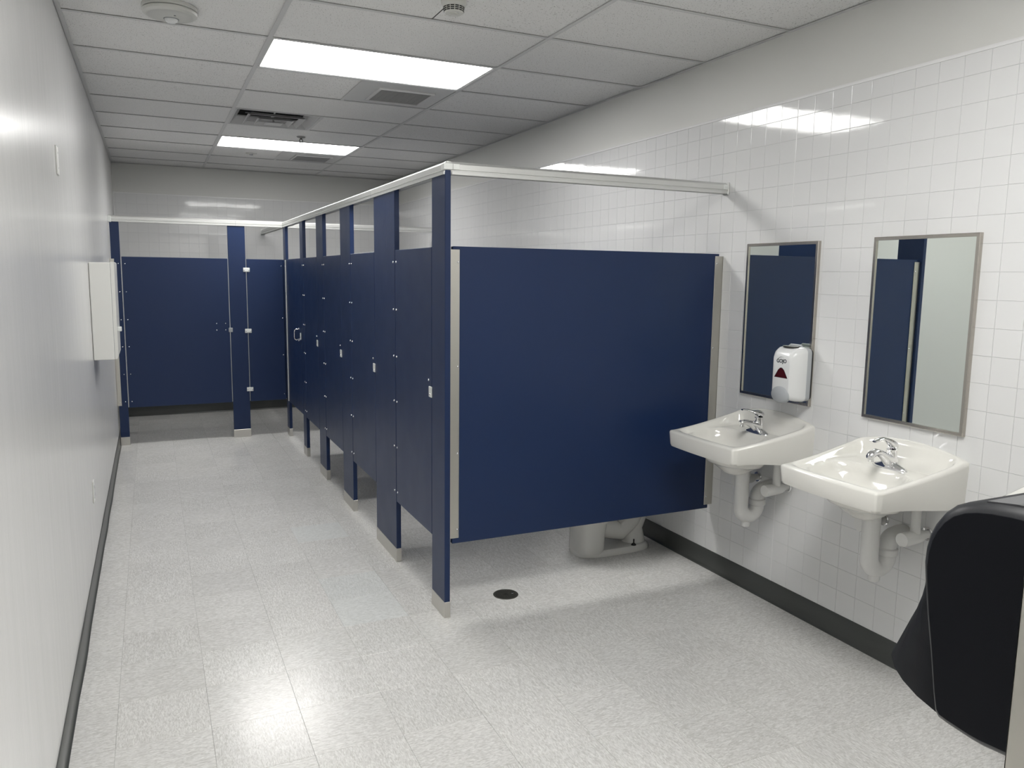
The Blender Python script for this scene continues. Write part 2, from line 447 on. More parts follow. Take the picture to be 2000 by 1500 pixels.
troffer(-5, 'lit ceiling light above the sinks, just out of frame')
troffer(-10, 'lit ceiling light above the entry behind the camera')

# ------------------------------------------------------------------ ceiling devices
def vent(x0, x1, y0, y1, fx0, fx1, fy0, fy1, label):
    t = thing('exhaust_grille', label, 'vent', ((x0+x1)/2, (y0+y1)/2, ZC), 'square exhaust grilles in the ceiling')
    p = MB(); a, b_, c, d = x0 + tw, x1 - tw, y0 + tw, y1 - tw
    p.box(a, b_, c, fy0, ZC + 0.003, ZC + 0.007).box(a, b_, fy1, d, ZC + 0.003, ZC + 0.007)
    p.box(a, fx0, fy0, fy1, ZC + 0.003, ZC + 0.007).box(fx1, b_, fy0, fy1, ZC + 0.003, ZC + 0.007)
    part('face_plate', p, MAT['tee'], t)
    f = MB(); w_ = 0.018
    z0, z1 = ZC - 0.009, ZC + 0.005
    for bx in ((fx0 - w_, fx1 + w_, fy0 - w_, fy0), (fx0 - w_, fx1 + w_, fy1, fy1 + w_), (fx0 - w_, fx0, fy0, fy1), (fx1, fx1 + w_, fy0, fy1)):
        f.box(*bx, z0, z1, 0.003)
    part('frame', f, MAT['tee'], t)
    sl = MB(); n = 26
    for i in range(n):
        y = fy0 + (fy1 - fy0) * (i + 0.5) / n
        sl.prism([(y - 0.004, ZC - 0.004), (y - 0.0028, ZC - 0.006), (y + 0.004, ZC + 0.004), (y + 0.0028, ZC + 0.005)], fx0, fx1, 'x')
    for i in range(1, 8):
        x = fx0 + (fx1 - fx0) * i / 8; sl.box(x - 0.0008, x + 0.0008, fy0, fy1, ZC - 0.005, ZC + 0.004)
    s_ = part('louvre', sl, MAT['grille'], t); s_['kind'] = 'stuff'
    part('duct_box', MB().box(fx0, fx1, fy0, fy1, ZC + 0.03, ZC + 0.06), MAT['plenum'], t)
y1_, y2_ = row_y(1), row_y(6)
vent(XM, TB, y1_, row_y(2), 0.165, 0.492, y1_ + 0.155, y1_ + 0.485, 'square exhaust grille beside the nearest ceiling light')
vent(XM, TB, y2_, row_y(7), 0.165, 0.492, y2_ + 0.155, y2_ + 0.485, 'square exhaust grille beyond the far ceiling light')
# four-way air diffuser
yd = row_y(3)
t = thing('air_diffuser', 'square stepped air diffuser between the two lit ceiling lights', 'vent', ((TA+XM)/2, yd + TS/2, ZC))
cx, cy = (TA + XM) / 2, yd + TS / 2
def sq(h, z): return [(cx - h, cy - h, z), (cx + h, cy - h, z), (cx + h, cy + h, z), (cx - h, cy + h, z)]
hh = 0.299
part('outer_pan', MB().loft([sq(hh, ZC + 0.002), sq(hh - 0.014, ZC + 0.002), sq(hh - 0.066, ZC + 0.060), sq(hh - 0.064, ZC + 0.062), sq(hh, ZC + 0.006)], False, False), MAT['diff_metal'], t)
for h0, h1, dz in ((0.205, 0.172, -0.010), (0.130, 0.100, -0.020)):
    part('cone', MB().loft([sq(h0, ZC + dz), sq(h0 - 0.007, ZC + dz - 0.001), sq(h1, ZC + dz + 0.020), sq(h1 + 0.003, ZC + dz + 0.022), sq(h0, ZC + dz + 0.003)], False, False), MAT['diff_metal'], t)
part('centre_plate', MB().loft([sq(0.064, ZC - 0.029), sq(0.058, ZC - 0.031), sq(0.040, ZC - 0.022), sq(0.038, ZC - 0.020), sq(0.062, ZC - 0.027)]), MAT['diff_metal'], t)
nk = MB(); nh = 0.236
nk.loft([sq(nh, ZC + 0.055), sq(nh, ZC + 0.120)], False, True)
part('neck', nk, MAT['plenum'], t)
part('mounting_bar', MB().box(cx - 0.20, cx + 0.20, cy - 0.004, cy + 0.004, ZC + 0.034, ZC + 0.040).box(cx - 0.004, cx + 0.004, cy - 0.20, cy + 0.20, ZC + 0.034, ZC + 0.040).box(cx - 0.006, cx + 0.006, cy - 0.006, cy + 0.006, ZC - 0.024, ZC + 0.036), MAT['diff_metal'], t)
# occupancy sensor
t = thing('occupancy_sensor', 'large round white ceiling sensor near the left wall', 'sensor', (-1.06, 0.585, ZC))
part('base_ring', MB().lathe([(0.112, ZC + 0.003), (0.112, ZC - 0.010), (0.109, ZC - 0.013), (0.06, ZC - 0.013)], (-1.06, 0.585, 0), n=48), MAT['detector'], t, 40)
part('cover', MB().lathe([(0.109, ZC - 0.015), (0.113, ZC - 0.020), (0.110, ZC - 0.030), (0.100, ZC - 0.036), (0.092, ZC - 0.0375), (0.088, ZC - 0.036), (0.04, ZC - 0.036)], (-1.06, 0.585, 0), n=48), MAT['detector'], t, 40)
part('lens', MB().lathe([(0.028, ZC - 0.034), (0.028, ZC - 0.040), (0.025, ZC - 0.047), (0.016, ZC - 0.053), (0.006, ZC - 0.055)], (-1.055, 0.625, 0), n=32), MAT['white_plastic'], t, 60)
part('lens_ring', MB().lathe([(0.032, ZC - 0.035), (0.032, ZC - 0.038), (0.029, ZC - 0.0385), (0.029, ZC - 0.035)], (-1.055, 0.625, 0), n=32), MAT['grey_plastic'], t, 60)
part('indicator', MB().box(-1.046, -1.038, 0.563, 0.567, ZC - 0.0375, ZC - 0.035), MAT['ink'], t)
# smoke detector
sx, sy = 0.012, -0.070
t = thing('smoke_detector', 'white slotted smoke detector with blue tape on the ceiling', 'detector', (sx, sy, ZC))
part('base_ring', MB().lathe([(0.054, ZC + 0.003), (0.054, ZC - 0.012), (0.052, ZC - 0.022), (0.047, ZC - 0.030)], (sx, sy, 0), n=40), MAT['detector'], t, 40)
part('head', MB().lathe([(0.044, ZC - 0.028), (0.040, ZC - 0.052), (0.036, ZC - 0.056), (0.0, ZC - 0.058)][:3], (sx, sy, 0), n=40), MAT['detector'], t, 40)
sl = MB()
for ring, zz in enumerate((ZC - 0.034, ZC - 0.041, ZC - 0.048)):
    rr = 0.0434 - 0.0010 * ring
    for k in range(14):
        a0 = 2*PI*k/14; a1 = a0 + 2*PI/14*0.80
        pts = []
        for r_ in (rr - 0.004, rr + 0.0008):
            pts.append([(sx + r_*math.cos(a), sy + r_*math.sin(a)) for a in (a0, (a0+a1)/2, a1)])
        q = pts[0] + pts[1][::-1]
        sl.loft([[(x, y, zz - 0.002) for x, y in q], [(x, y, zz + 0.002) for x, y in q]])
part('slot', sl, MAT['black_gap'], t)
part('centre_cap', MB().lathe([(0.020, ZC - 0.055), (0.020, ZC - 0.059), (0.016, ZC - 0.061)], (sx, sy, 0), n=28), MAT['detector'], t, 40)
tp = MB()
prof = [(0.046, -0.030), (0.050, -0.020), (0.054, -0.012), (0.066, -0.010), (0.060, -0.005), (0.068, 0.0005), (0.052, 0.0015), (0.050, -0.010), (0.046, -0.020)]
tp.loft([[(sx + a*0.96 - 0.006*i, sy + 0.030 + 0.022*i, ZC + b_) for a, b_ in prof] for i in (0, 1)])
part('tape', tp, MAT['blue_tape'], t)['label'] = 'torn blue tape'
# sprinkler head
t = thing('sprinkler_head', 'small pendent sprinkler head before the far ceiling light', 'sprinkler', (0.021, 3.614, ZC))
part('escutcheon', MB().lathe([(0.036, ZC + 0.004), (0.036, ZC + 0.0), (0.030, ZC - 0.005), (0.014, ZC - 0.010)], (0.021, 3.614, 0), n=28), MAT['grey_steel'], t, 50)
part('frame_arms', MB().tube([(0.021, 3.614, ZC - 0.006), (0.021, 3.614, ZC - 0.020)], 0.009, 12)
     .tube([(0.031, 3.614, ZC - 0.018), (0.034, 3.614, ZC - 0.030), (0.026, 3.614, ZC - 0.052)], 0.0036, 8)
     .tube([(0.011, 3.614, ZC - 0.018), (0.008, 3.614, ZC - 0.030), (0.016, 3.614, ZC - 0.052)], 0.0036, 8), MAT['grille_dark'], t, 50)
part('deflector', MB().lathe([(0.017, ZC - 0.051), (0.018, ZC - 0.053), (0.006, ZC - 0.055)], (0.021, 3.614, 0), n=20), MAT['grille_dark'], t)
# small flush disc
t = thing('ceiling_disc', 'small flat round white disc beyond the far ceiling light', 'sensor', (-0.249, 4.80, ZC))
part('cover', MB().lathe([(0.052, zt + 0.001), (0.052, zt - 0.004), (0.046, zt - 0.008), (0.01, zt - 0.009)], (-0.249, 4.80, 0), n=32), MAT['detector'], t, 40)
part('lens', MB().lathe([(0.018, zt - 0.008), (0.016, zt - 0.016), (0.006, zt - 0.020)], (-0.249, 4.80, 0), n=20), MAT['grey_plastic'], t, 40)

# ------------------------------------------------------------------ toilet partitions
th = 0.027
screw_x = MB().lathe([(0.0055, 0.0005), (0.0055, -0.0012), (0.0035, -0.0035), (0.0008, -0.0040)], axis='x', n=10).mesh('screw_head_x', MAT['chrome'], 60)
screw_y = MB().lathe([(0.0055, 0.0005), (0.0055, -0.0012), (0.0035, -0.0035), (0.0008, -0.0040)], axis='y', n=10).mesh('screw_head_y', MAT['chrome'], 60)
ZS = (1.669, 1.416, 1.163, 0.916, 0.662, 0.408)
def screw(parent, x, y, z, ax):
    o = link('screw', screw_x if ax == 'x' else screw_y, parent); p = parent; org = Vector()
    while p is not None: org += p.location; p = p.parent
    o.location = Vector((x, y, z)) - org
    return o
ZP = 2.060
def shoe_mb(x0, x1, y0, y1, h=0.077):
    e_ = 0.0016
    return MB().box(x0 - e_, x1 + e_, y0 - e_, y1 + e_, 0, h, 0.0012)
def pilaster_side(y0, y1, label, screws=(), back_screws=()):
    t = thing('stall_pilaster', label, 'pilaster', (th/2, (y0+y1)/2, 0), 'navy pilasters of the stall row')
    part('post_panel', MB().box(0, th, y0, y1, 0.01, ZP, 0.002), MAT['navy'], t)
    part('shoe', shoe_mb(0, th, y0, y1), MAT['shoe'], t)['label'] = 'stainless floor shoe'
    for y in screws:
        for z in ZS: screw(t, -0.0004, y, z, 'x')
    return t
P = [(0.0, 0.180), (0.786, 1.206), (1.805, 2.097), (2.690, 2.947), (3.539, 3.684), (4.472, 4.606)]
labs = ['slim navy pilaster at the near corner of the stalls, beside the big end panel',
        'widest navy pilaster with faint scuffs, second from the near corner',
        'navy pilaster between the second and third stall doors from the near corner',
        'navy pilaster between the third and fourth stall doors from the near corner',
        'narrow navy pilaster just before the far stall door with pull handle',
        'slim navy pilaster at the inner corner where both stall fronts meet']
pil = []
for i, (a, b_) in enumerate(P):
    pil.append(pilaster_side(a, b_, labs[i], screws=[a + 0.028] if 0 < i < 5 else []))
for pth_ in ([(0.955, 2.00), (0.965, 1.93), (0.960, 1.86), (0.945, 1.80), (0.950, 1.75)], [(0.905, 1.96), (0.925, 1.93), (0.905, 1.90)], [(0.985, 1.90), (1.010, 1.85), (1.015, 1.80), (0.995, 1.77)], [(0.945, 1.72), (0.930, 1.66), (0.935, 1.60)]):
    q_ = MB(); l_ = [(-0.00025, y - 0.0025, z) for y, z in pth_] + [(-0.00025, y + 0.0025, z) for y, z in pth_[::-1]]
    q_.loft([l_, [(x + 0.0006, y, z) for x, y, z in l_]]); part('scuff_mark', q_, MAT['scuff'], pil[1])
# door factory: doors of the long row, hinged at the far side
def latch_plate(parent, y, z=1.052):
    m_ = MB(); m_.box(-0.006, 0.000, y - 0.020, y + 0.020, z - 0.026, z + 0.026, 0.002)
    return part('latch_plate', m_, MAT['alu_pale'], parent)
dlab = ['navy stall door nearest the camera, next to the corner pilaster',
        'second navy stall door from the camera, beyond the widest pilaster',
        'third navy stall door from the camera', 'fourth navy stall door from the camera',
        'farthest navy stall door of the row, with a chrome pull handle']
gp = 0.006
for i in range(5):
    y0, y1 = P[i][1] + gp, P[i+1][0] - gp
    t = thing('stall_door', dlab[i], 'door', (0.0125, (y0+y1)/2, Z0), 'navy stall doors of the long row')
    part('door_panel', MB().box(0.0005, 0.0255, y0, y1, Z0, Z1, 0.002), MAT['navy'], t)
    if i < 4:
        for z in ZS: screw(t, 0.0, y1 - 0.020, z, 'x')
        part('hinge_strip', MB().box(0.004, 0.010, y1 - 0.001, y1 + 2*gp + 0.001, Z0 + 0.01, Z1 - 0.01), MAT['navy_edge'], t)
        l = latch_plate(t, P[i][1] + 0.012)
        screw(t, 0.0, P[i][1] + 0.045, 1.105, 'x'); screw(l, -0.006, P[i][1] + 0.012, 1.040, 'x')
    else:
        part('hinge_strip', MB().tube([(-0.002, y1 + gp*0.6, Z0 + 0.005), (-0.002, y1 + gp*0.6, Z1 - 0.005)], 0.0075, 12), MAT['alu'], t, 60)
        for z in ZS: screw(t, -0.006, y1 + 0.002, z, 'x')
        yh = 3.845
        part('pull_handle', MB().tube([(0.0, yh, 1.103), (-0.020, yh, 1.104), (-0.032, yh, 1.096), (-0.036, yh, 1.080), (-0.036, yh, 1.034), (-0.032, yh, 1.018), (-0.020, yh, 1.010), (0.0, yh, 1.011)], 0.0052, 12), MAT['chrome'], t, 60)
        part('latch_plate', MB().box(-0.006, 0.001, P[i][1] + 0.02, P[i][1] + 0.055, 1.02, 1.08, 0.003), MAT['alu_pale'], t)
        for z in (1.11, 1.004): screw(t, -0.001, yh - 0.018, z, 'x')

# cross front (accessible stall)
def pilaster_cross(x0, x1, label):
    t = thing('stall_pilaster', label, 'pilaster', ((x0+x1)/2, YR + th/2, 0), 'navy pilasters of the cross front')
    part('post_panel', MB().box(x0, x1, YR, YR + th, 0.01, ZP, 0.002), MAT['navy'], t)
    part('shoe', shoe_mb(x0, x1, YR, YR + th), MAT['shoe'], t)['label'] = 'stainless floor shoe'
    return t
pa = pilaster_cross(-1.501, -1.426, 'narrow navy pilaster against the left wall at the back')
pb = pilaster_cross(-0.509, -0.353, 'navy pilaster in the cross front between wide door and fixed panel')
for z in ZS: screw(pa, -1.426 - 0.020, YR - 0.0004, z, 'y')
part('wall_bracket', MB().box(XL, -1.478, YR - 0.006, YR - 0.0005, 0.372, 1.712, 0.0008).box(XL, XL + 0.003, YR - 0.006, YR + 0.05, 0.372, 1.712), MAT['steel'], pa)['label'] = 'long stainless wall bracket'
screw(pa, -1.489, YR - 0.006, 0.405, 'y'); screw(pa, -1.489, YR - 0.006, 1.67, 'y')
x0, x1 = -1.426 + 0.008, -0.509 - 0.008
t = thing('stall_door', 'wide navy stall door facing the camera at the far left', 'door', ((x0+x1)/2, YR + 0.0125, Z0))
part('door_panel', MB().box(x0, x1, YR + 0.0005, YR + 0.0255, Z0, Z1, 0.002), MAT['navy'], t)
mbh = MB(); n = 44
for i in range(n):
    z = Z0 + 0.004 + (Z1 - Z0 - 0.008) * i / n
    mbh.tube([(x0 - 0.0045, YR + 0.002, z), (x0 - 0.0045, YR + 0.002, z + (Z1-Z0)/n * 0.72)], 0.0038, 8)
part('hinge_strip', mbh, MAT['alu'], t, 60)
for z in ZS: screw(t, x0 + 0.026, YR, z, 'y')
for x in (-0.634, -0.553):
    for z in (1.117, 1.055): screw(t, x, YR, z, 'y')
part('latch_plate', MB().box(-0.527, -0.490, YR - 0.006, YR, 1.033, 1.075, 0.003), MAT['grey_plastic'], t)['label'] = 'dull grey latch plate'
x0, x1 = -0.353 + 0.008, 0.0 - 0.006
t = thing('partition_panel', 'narrow fixed navy panel in the cross front left of the inner corner', 'panel', ((x0+x1)/2, YR + 0.0125, Z0))
part('panel_sheet', MB().box(x0, x1, YR + 0.0005, YR + 0.0255, Z0, Z1, 0.002), MAT['navy'], t)
for z in (1.629, 1.043, 0.471):
    br = part('bracket', MB().box(-0.378, -0.318, YR - 0.007, YR, z - 0.020, z + 0.020, 0.004, 2), MAT['alu_pale'], t)
    for dx in (-0.021, 0.021): screw(br, -0.348 + dx, YR - 0.007, z - 0.004, 'y')
for z in (1.669, 1.163, 0.8, 0.408): screw(t, -0.022, YR, z, 'y')

# end panel of the row, facing the camera
xe0, xe1, ye = 0.044, 1.541, 0.019
t = thing('partition_panel', 'large navy end panel facing the camera beside the sinks', 'panel', ((xe0+xe1)/2, ye + 0.0125, Z0))
part('panel_sheet', MB().box(xe0, xe1, ye, ye + 0.025, Z0, Z1, 0.002), MAT['navy'], t)
ba = part('bracket', MB().box(th + 0.001, 0.0755, ye - 0.0045, ye - 0.0005, 0.378, 1.718, 0.001).box(th + 0.001, th + 0.004, ye - 0.0045, ye + 0.045, 0.378, 1.718), MAT['steel'], t)
ba['label'] = 'full-height stainless bracket strip'
bb = part('bracket', MB().box(1.512, XR, ye - 0.0045, ye - 0.0005, 0.372, 1.720, 0.001).box(XR - 0.003, XR, ye - 0.0045, ye + 0.045, 0.372, 1.720), MAT['steel'], t)
bb['label'] = 'full-height stainless bracket strip'
for z in (1.662, 1.19, 0.785, 0.42): screw(ba, 0.067, ye - 0.0045, z, 'y')
for z in (1.680, 1.235, 0.42): screw(bb, 1.524, ye - 0.0045, z, 'y')
# dividing panels between the stalls
for i, y in enumerate((0.996, 1.951, 2.8185, 3.6115)):
    t = thing('partition_panel', 'navy dividing panel hidden inside the stall row, %s from the near end' % ('first', 'second', 'third', 'fourth')[i], 'panel', (0.79, y, Z0), 'dividing panels inside the stalls')
    part('panel_sheet', MB().box(xe0, xe1, y - 0.0125, y + 0.0125, Z0, Z1, 0.002), MAT['navy'], t)
    part('bracket', MB().box(th + 0.001, 0.0755, y - 0.017, y - 0.013, 0.378, 1.718, 0.001), MAT['steel'], t)
    part('bracket', MB().box(1.512, XR, y - 0.017, y - 0.013, 0.378, 1.718, 0.001), MAT['steel'], t)
t = thing('partition_panel', 'navy dividing panel behind the inner corner, along the back rail', 'panel', (0.79, YR + 0.0125, Z0))
part('panel_sheet', MB().box(xe0, xe1, YR, YR + 0.025, Z0, Z1, 0.002), MAT['navy'], t)
t = thing('partition_panel', 'navy dividing panel between the wide stall and the back corner', 'panel', (0.0125, 5.4, Z0))
part('panel_sheet', MB().box(0.001, 0.026, YR + 0.045, YB - 0.03, Z0, Z1, 0.002), MAT['navy'], t)

# headrails ---------------------------------------------------------
def rail_profile():
    return [(0, 2.041), (0, 2.054), (0.0055, 2.0555), (0.0055, 2.0605), (0.0012, 2.062), (0.0012, 2.085), (0.008, 2.090), (0.0200, 2.0975),
            (0.032, 2.090), (0.0388, 2.085), (0.0388, 2.063), (0.036, 2.061), (0.036, 2.056), (0.040, 2.054), (0.040, 2.041), (0.0345, 2.041), (0.0345, 2.050), (0.0055, 2.050), (0.0055, 2.041)]
rx = -0.0065
t = thing('headrail', 'aluminium headrail running away from the camera above the stall doors', 'rail', (0.0135, 2.3, 2.041))
pts = rail_profile()
rings = [[(rx + a, 0.0025, z) for a, z in pts], [(rx + a, YR - 0.0065 + a, z) for a, z in pts]]
part('rail', MB().loft(rings), MAT['alu'], t)
part('joint_line', MB().box(rx - 0.0006, rx + 0.002, 1.243, 1.245, 2.041, 2.085), MAT['grey_plastic'], t)
t = thing('headrail', 'aluminium headrail from the near corner pilaster to the tiled wall', 'rail', (0.8, 0.0135, 2.041))
ry = -0.0065
rings = [[(th + 0.003, ry + a, z) for a, z in pts], [(XR - 0.004, ry + a, z) for a, z in pts]]
part('rail', MB().loft(rings), MAT['alu'], t)
capm = MB(); c0, c1 = rx - 0.0015, th + 0.0045
def csq(e_, z): return [(c0 + e_, c0 + e_, z), (c1 - e_*0.2, c0 + e_, z), (c1 - e_*0.2, c1 - e_*0.2, z), (c0 + e_, c1 - e_*0.2, z)]
capm.loft([csq(0.0, 2.0625), csq(0.0, 2.086), csq(0.008, 2.0915), csq(0.019, 2.099)])
part('corner_cap', capm, MAT['alu_pale'], t, 30)
part('clamp', MB().box(0.034, 0.064, ry - 0.0035, ry + 0.004, 2.062, 2.087, 0.001), MAT['alu_pale'], t)
part('end_socket', MB().box(XR - 0.010, XR, ry - 0.003, ry + 0.043, 2.036, 2.099, 0.002), MAT['alu'], t)
part('clamp', MB().box(XR - 0.036, XR - 0.010, ry - 0.0035, ry + 0.004, 2.062, 2.087, 0.001), MAT['alu_pale'], t)
t = thing('headrail', 'aluminium headrail across the back from left wall to right wall', 'rail', (0, YR + 0.0135, 2.041))
ry2 = YR - 0.0065
rings = [[(XL + 0.004, ry2 + a, z) for a, z in pts], [(XR - 0.004, ry2 + a, z) for a, z in pts]]
part('rail', MB().loft(rings), MAT['alu'], t)
part('end_socket', MB().box(XL, XL + 0.030, ry2 - 0.003, ry2 + 0.043, 2.036, 2.092, 0.002), MAT['alu_pale'], t)
part('end_socket', MB().box(XR - 0.012, XR, ry2 - 0.003, ry2 + 0.043, 2.036, 2.097, 0.002), MAT['alu_pale'], t)
part('joint_line', MB().box(-0.435, -0.433, ry2 - 0.0006, ry2 + 0.002, 2.041, 2.085), MAT['grey_plastic'], t)
t = thing('headrail', 'short grey headrail end piece running back to the rear wall', 'rail', (0.0135, 5.4, 2.041))
rings = [[(rx + a, YR + 0.034, z) for a, z in pts], [(rx + a, YB - 0.004, z) for a, z in pts]]
part('rail', MB().loft(rings), MAT['alu'], t)
part('end_socket', MB().box(rx - 0.003, rx + 0.043, YB - 0.012, YB, 2.034, 2.099, 0.002), MAT['alu_pale'], t)

# ------------------------------------------------------------------ mirrors
def mirror(y0, y1, z0, z1, label):
    t = thing('wall_mirror', label, 'mirror', (XR, (y0+y1)/2, z0), 'steel-framed mirrors over the sinks')
    d = 0.017; w_ = 0.014
    # tilted angle frame: four mitred bars
    def bar(a, b_, c, dd):  # outer a-b, inner d-c in the yz plane
        X0, X1 = XR - d, XR
        return MB().loft([[(X1, *a), (X0 + 0.003, *a), (X0, a[0]*0.8 + dd[0]*0.2, a[1]*0.8 + dd[1]*0.2), (X0, *dd), (X1, *dd)],
                          [(X1, *b_), (X0 + 0.003, *b_), (X0, b_[0]*0.8 + c[0]*0.2, b_[1]*0.8 + c[1]*0.2), (X0, *c), (X1, *c)]])
    o = [(y0, z0), (y1, z0), (y1, z1), (y0, z1)]; i_ = [(y0+w_, z0+w_), (y1-w_, z0+w_), (y1-w_, z1-w_), (y0+w_, z1-w_)]
    for k in range(4):
        part('frame_bar', bar(o[k], o[(k+1) % 4], i_[(k+1) % 4], i_[k]), MAT['frame'], t)
    part('mirror_glass', MB().box(XR - 0.011, XR - 0.002, y0 + w_ - 0.002, y1 - w_ + 0.002, z0 + w_ - 0.002, z1 - w_ + 0.002), MAT['mirror'], t)
    return t
mirror(-0.645, -0.180, 1.020, 1.778, 'framed mirror nearest the stall panel, partly behind the soap dispenser')
mirror(-1.400, -0.940, 1.025, 1.782, 'framed mirror over the middle sink, nothing in front of it')

# ------------------------------------------------------------------ sinks
def sstep(a, b_, x):
    x = max(0.0, min(1.0, (x - a) / (b_ - a))); return x * x * (3 - 2 * x)
SD = 0.462   # depth from the wall
def sink_mesh():
    nu, nv = 56, 56
    def halfw(d): return 0.2375 + 0.008 * sstep(0.40, 0.05, d) * 1.0 - 0.0
    def rim(d):
        t_ = max(0.0, min(1.0, (0.452 - d) / 0.43)); return 0.862 + 0.070 * t_ ** 1.30
    def top(u, d):
        hw = halfw(d); R_ = rim(d)
        edge_u = hw - abs(u); edge_f = SD - d; edge_b = d
        # rounded inner outline: distance to nearest outer edge (soft min)
        k = 55.0
        e_ = -math.log(math.exp(-k*edge_u*1.0) + math.exp(-k*(edge_f - 0.006)) + math.exp(-k*(edge_b + 0.004))) / k
        t_ = sstep(0.016, 0.048, e_)
        deck = 0.866 - 0.020 * sstep(0.16, 0.40, d)
        z = R_ * (1 - t_) + min(deck, R_) * t_
        z -= 0.004 * (1 - sstep(0.0, 0.012, min(edge_u, edge_f)))          # soft outer arris
        # bowl
        ub, db = u / 0.195, (d - 0.285) / (0.135 if d > 0.285 else 0.125)
        s_ = (abs(ub) ** 2.6 + abs(db) ** 2.4) ** (1 / 2.5)
        if s_ < 1.0: z -= 0.016 * sstep(1.0, 0.93, s_) + 0.108 * (1 - s_ ** 2.6)
        # back ledge: straight-ish top with a low crown
        z += 0.034 * (1 - abs(u / hw) ** 2.2) * sstep(0.075, 0.030, d)
        return z
    def bot(u, d):
        z = 0.783 - 0.030 * sstep(0.42, 0.02, d)
        ub, db = u / 0.165, (d - 0.255) / 0.150
        s_ = (abs(ub) ** 2.5 + abs(db) ** 2.5) ** 0.4
        z -= 0.048 * (1 - sstep(0.72, 1.0, s_)) + 0.050 * (1 - sstep(0.15, 0.75, s_))
        return z
    def plan(i, j):
        v = j / nv; d = SD * v; u = (2 * i / nu - 1) * halfw(d)
        # front edge bows outwards; front corners slightly rounded
        bow = 0.012 * (1 - (u / 0.2375) ** 2) * sstep(0.25, SD, d)
        return u, d, bow
    bm = bmesh.new(); T_ = {}; B_ = {}
    for i in range(nu + 1):
        for j in range(nv + 1):
            u, d, bow = plan(i, j)
            c = sstep(0.955, 1.0, abs(2*i/nu - 1)) * sstep(0.955, 1.0, j / nv)
            uu = u * (1 - 0.022 * c); dd = d - 0.006 * c + bow
            # back corners: shrink inwards as they rise
            T_[i, j] = bm.verts.new((-dd, uu, top(u, d)))
            B_[i, j] = bm.verts.new((-dd * 0.985, uu * 0.975, bot(u, d)))
    for i in range(nu):
        for j in range(nv):
            bm.faces.new((T_[i, j], T_[i, j+1], T_[i+1, j+1], T_[i+1, j]))
            bm.faces.new((B_[i, j], B_[i+1, j], B_[i+1, j+1], B_[i, j+1]))
    loop = [(i, 0) for i in range(nu)] + [(nu, j) for j in range(nv)] + [(i, nv) for i in range(nu, 0, -1)] + [(0, j) for j in range(nv, 0, -1)]
    mid = {}
    for k in loop:
        a, b_ = T_[k].co, B_[k].co
        v1 = bm.verts.new(a.lerp(b_, 0.10) + (a - b_) * 0); v1.co.x = a.x - 0.002 * (1 if k[1] == nv else 0); v1.co.y = a.y * 1.006
        v2 = bm.verts.new(a.lerp(b_, 0.85)); v2.co.x = a.x + (b_.x - a.x) * 0.45; v2.co.y = a.y + (b_.y - a.y) * 0.45
        mid[k] = (v1, v2)
    for p_, q_ in zip(loop, loop[1:] + loop[:1]):
        a, b_ = mid[p_], mid[q_]
        bm.faces.new((T_[p_], T_[q_], b_[0], a[0])); bm.faces.new((a[0], b_[0], b_[1], a[1])); bm.faces.new((a[1], b_[1], B_[q_], B_[p_]))
    bmesh.ops.recalc_face_normals(bm, faces=bm.faces)
    me = bpy.data.meshes.new('basin'); bm.to_mesh(me); bm.free(); me.materials.append(MAT['china'])
    me.polygons.foreach_set('use_smooth', [True] * len(me.polygons)); me.set_sharp_from_angle(angle=math.radians(70))
    return me

SINK_G = 'wall-hung white sinks'
s0 = thing('wall_sink', 'white wall-hung sink nearest the stall panel, below the soap dispenser', 'sink', (XR, -0.4325, 0), SINK_G)
link('basin', sink_mesh(), s0)
# drain inside bowl and overflow
link('drain_flange', MB().lathe([(0.030, 0.7455), (0.030, 0.7485), (0.024, 0.7490), (0.020, 0.7465)], (-0.275, 0, 0), n=28).mesh('drain_flange', MAT['chrome'], 40), s0)
def arc(c, r, a0, a1, n, plane='xz'):
    return [(c[0] + r*math.cos(a0 + (a1-a0)*k/n), c[1], c[2] + r*math.sin(a0 + (a1-a0)*k/n)) for k in range(n+1)]
# tailpiece + trap covers (local x: wall at 0, room negative)
xp = -0.195
pth = [(xp, 0, 0.695), (xp, 0, 0.60), (xp, 0, 0.510)] + arc((xp + 0.050, 0, 0.505), 0.050, PI, 2*PI, 12)[1:] + [(xp + 0.100, 0, 0.520)]
link('drain_pipe', MB().tube(pth, [0.0345]*3 + [0.036]*13, 20).mesh('drain_pipe', MAT['pvc'], 50), s0)
link('pipe_gap', MB().lathe([(0.0305, 0.690), (0.0305, 0.702)], (xp, 0, 0), n=24).mesh('pipe_gap', MAT['black_gap'], 50), s0)
link('cleanout_cap', MB().lathe([(0.024, 0.455), (0.022, 0.411), (0.020, 0.405), (0.010, 0.403)], (xp + 0.036, 0, 0), n=20).mesh('cleanout_cap', MAT['pvc'], 50), s0)
link('trap_coupling', MB().lathe([(0.037, 0.505), (0.0415, 0.510), (0.0415, 0.532), (0.037, 0.537)], (xp + 0.100, 0, 0), n=24).mesh('trap_coupling', MAT['pvc'], 40), s0)
arm = [(xp + 0.100, 0, 0.520), (xp + 0.100, 0.0, 0.535)] + arc((xp + 0.140, 0, 0.540), 0.040, PI, PI/2, 6)[1:] + [(-0.03, 0, 0.585), (-0.002, 0, 0.585)]
link('trap_arm', MB().tube(arm, [0.0355]*len(arm), 20).mesh('trap_arm', MAT['pvc'], 50), s0)
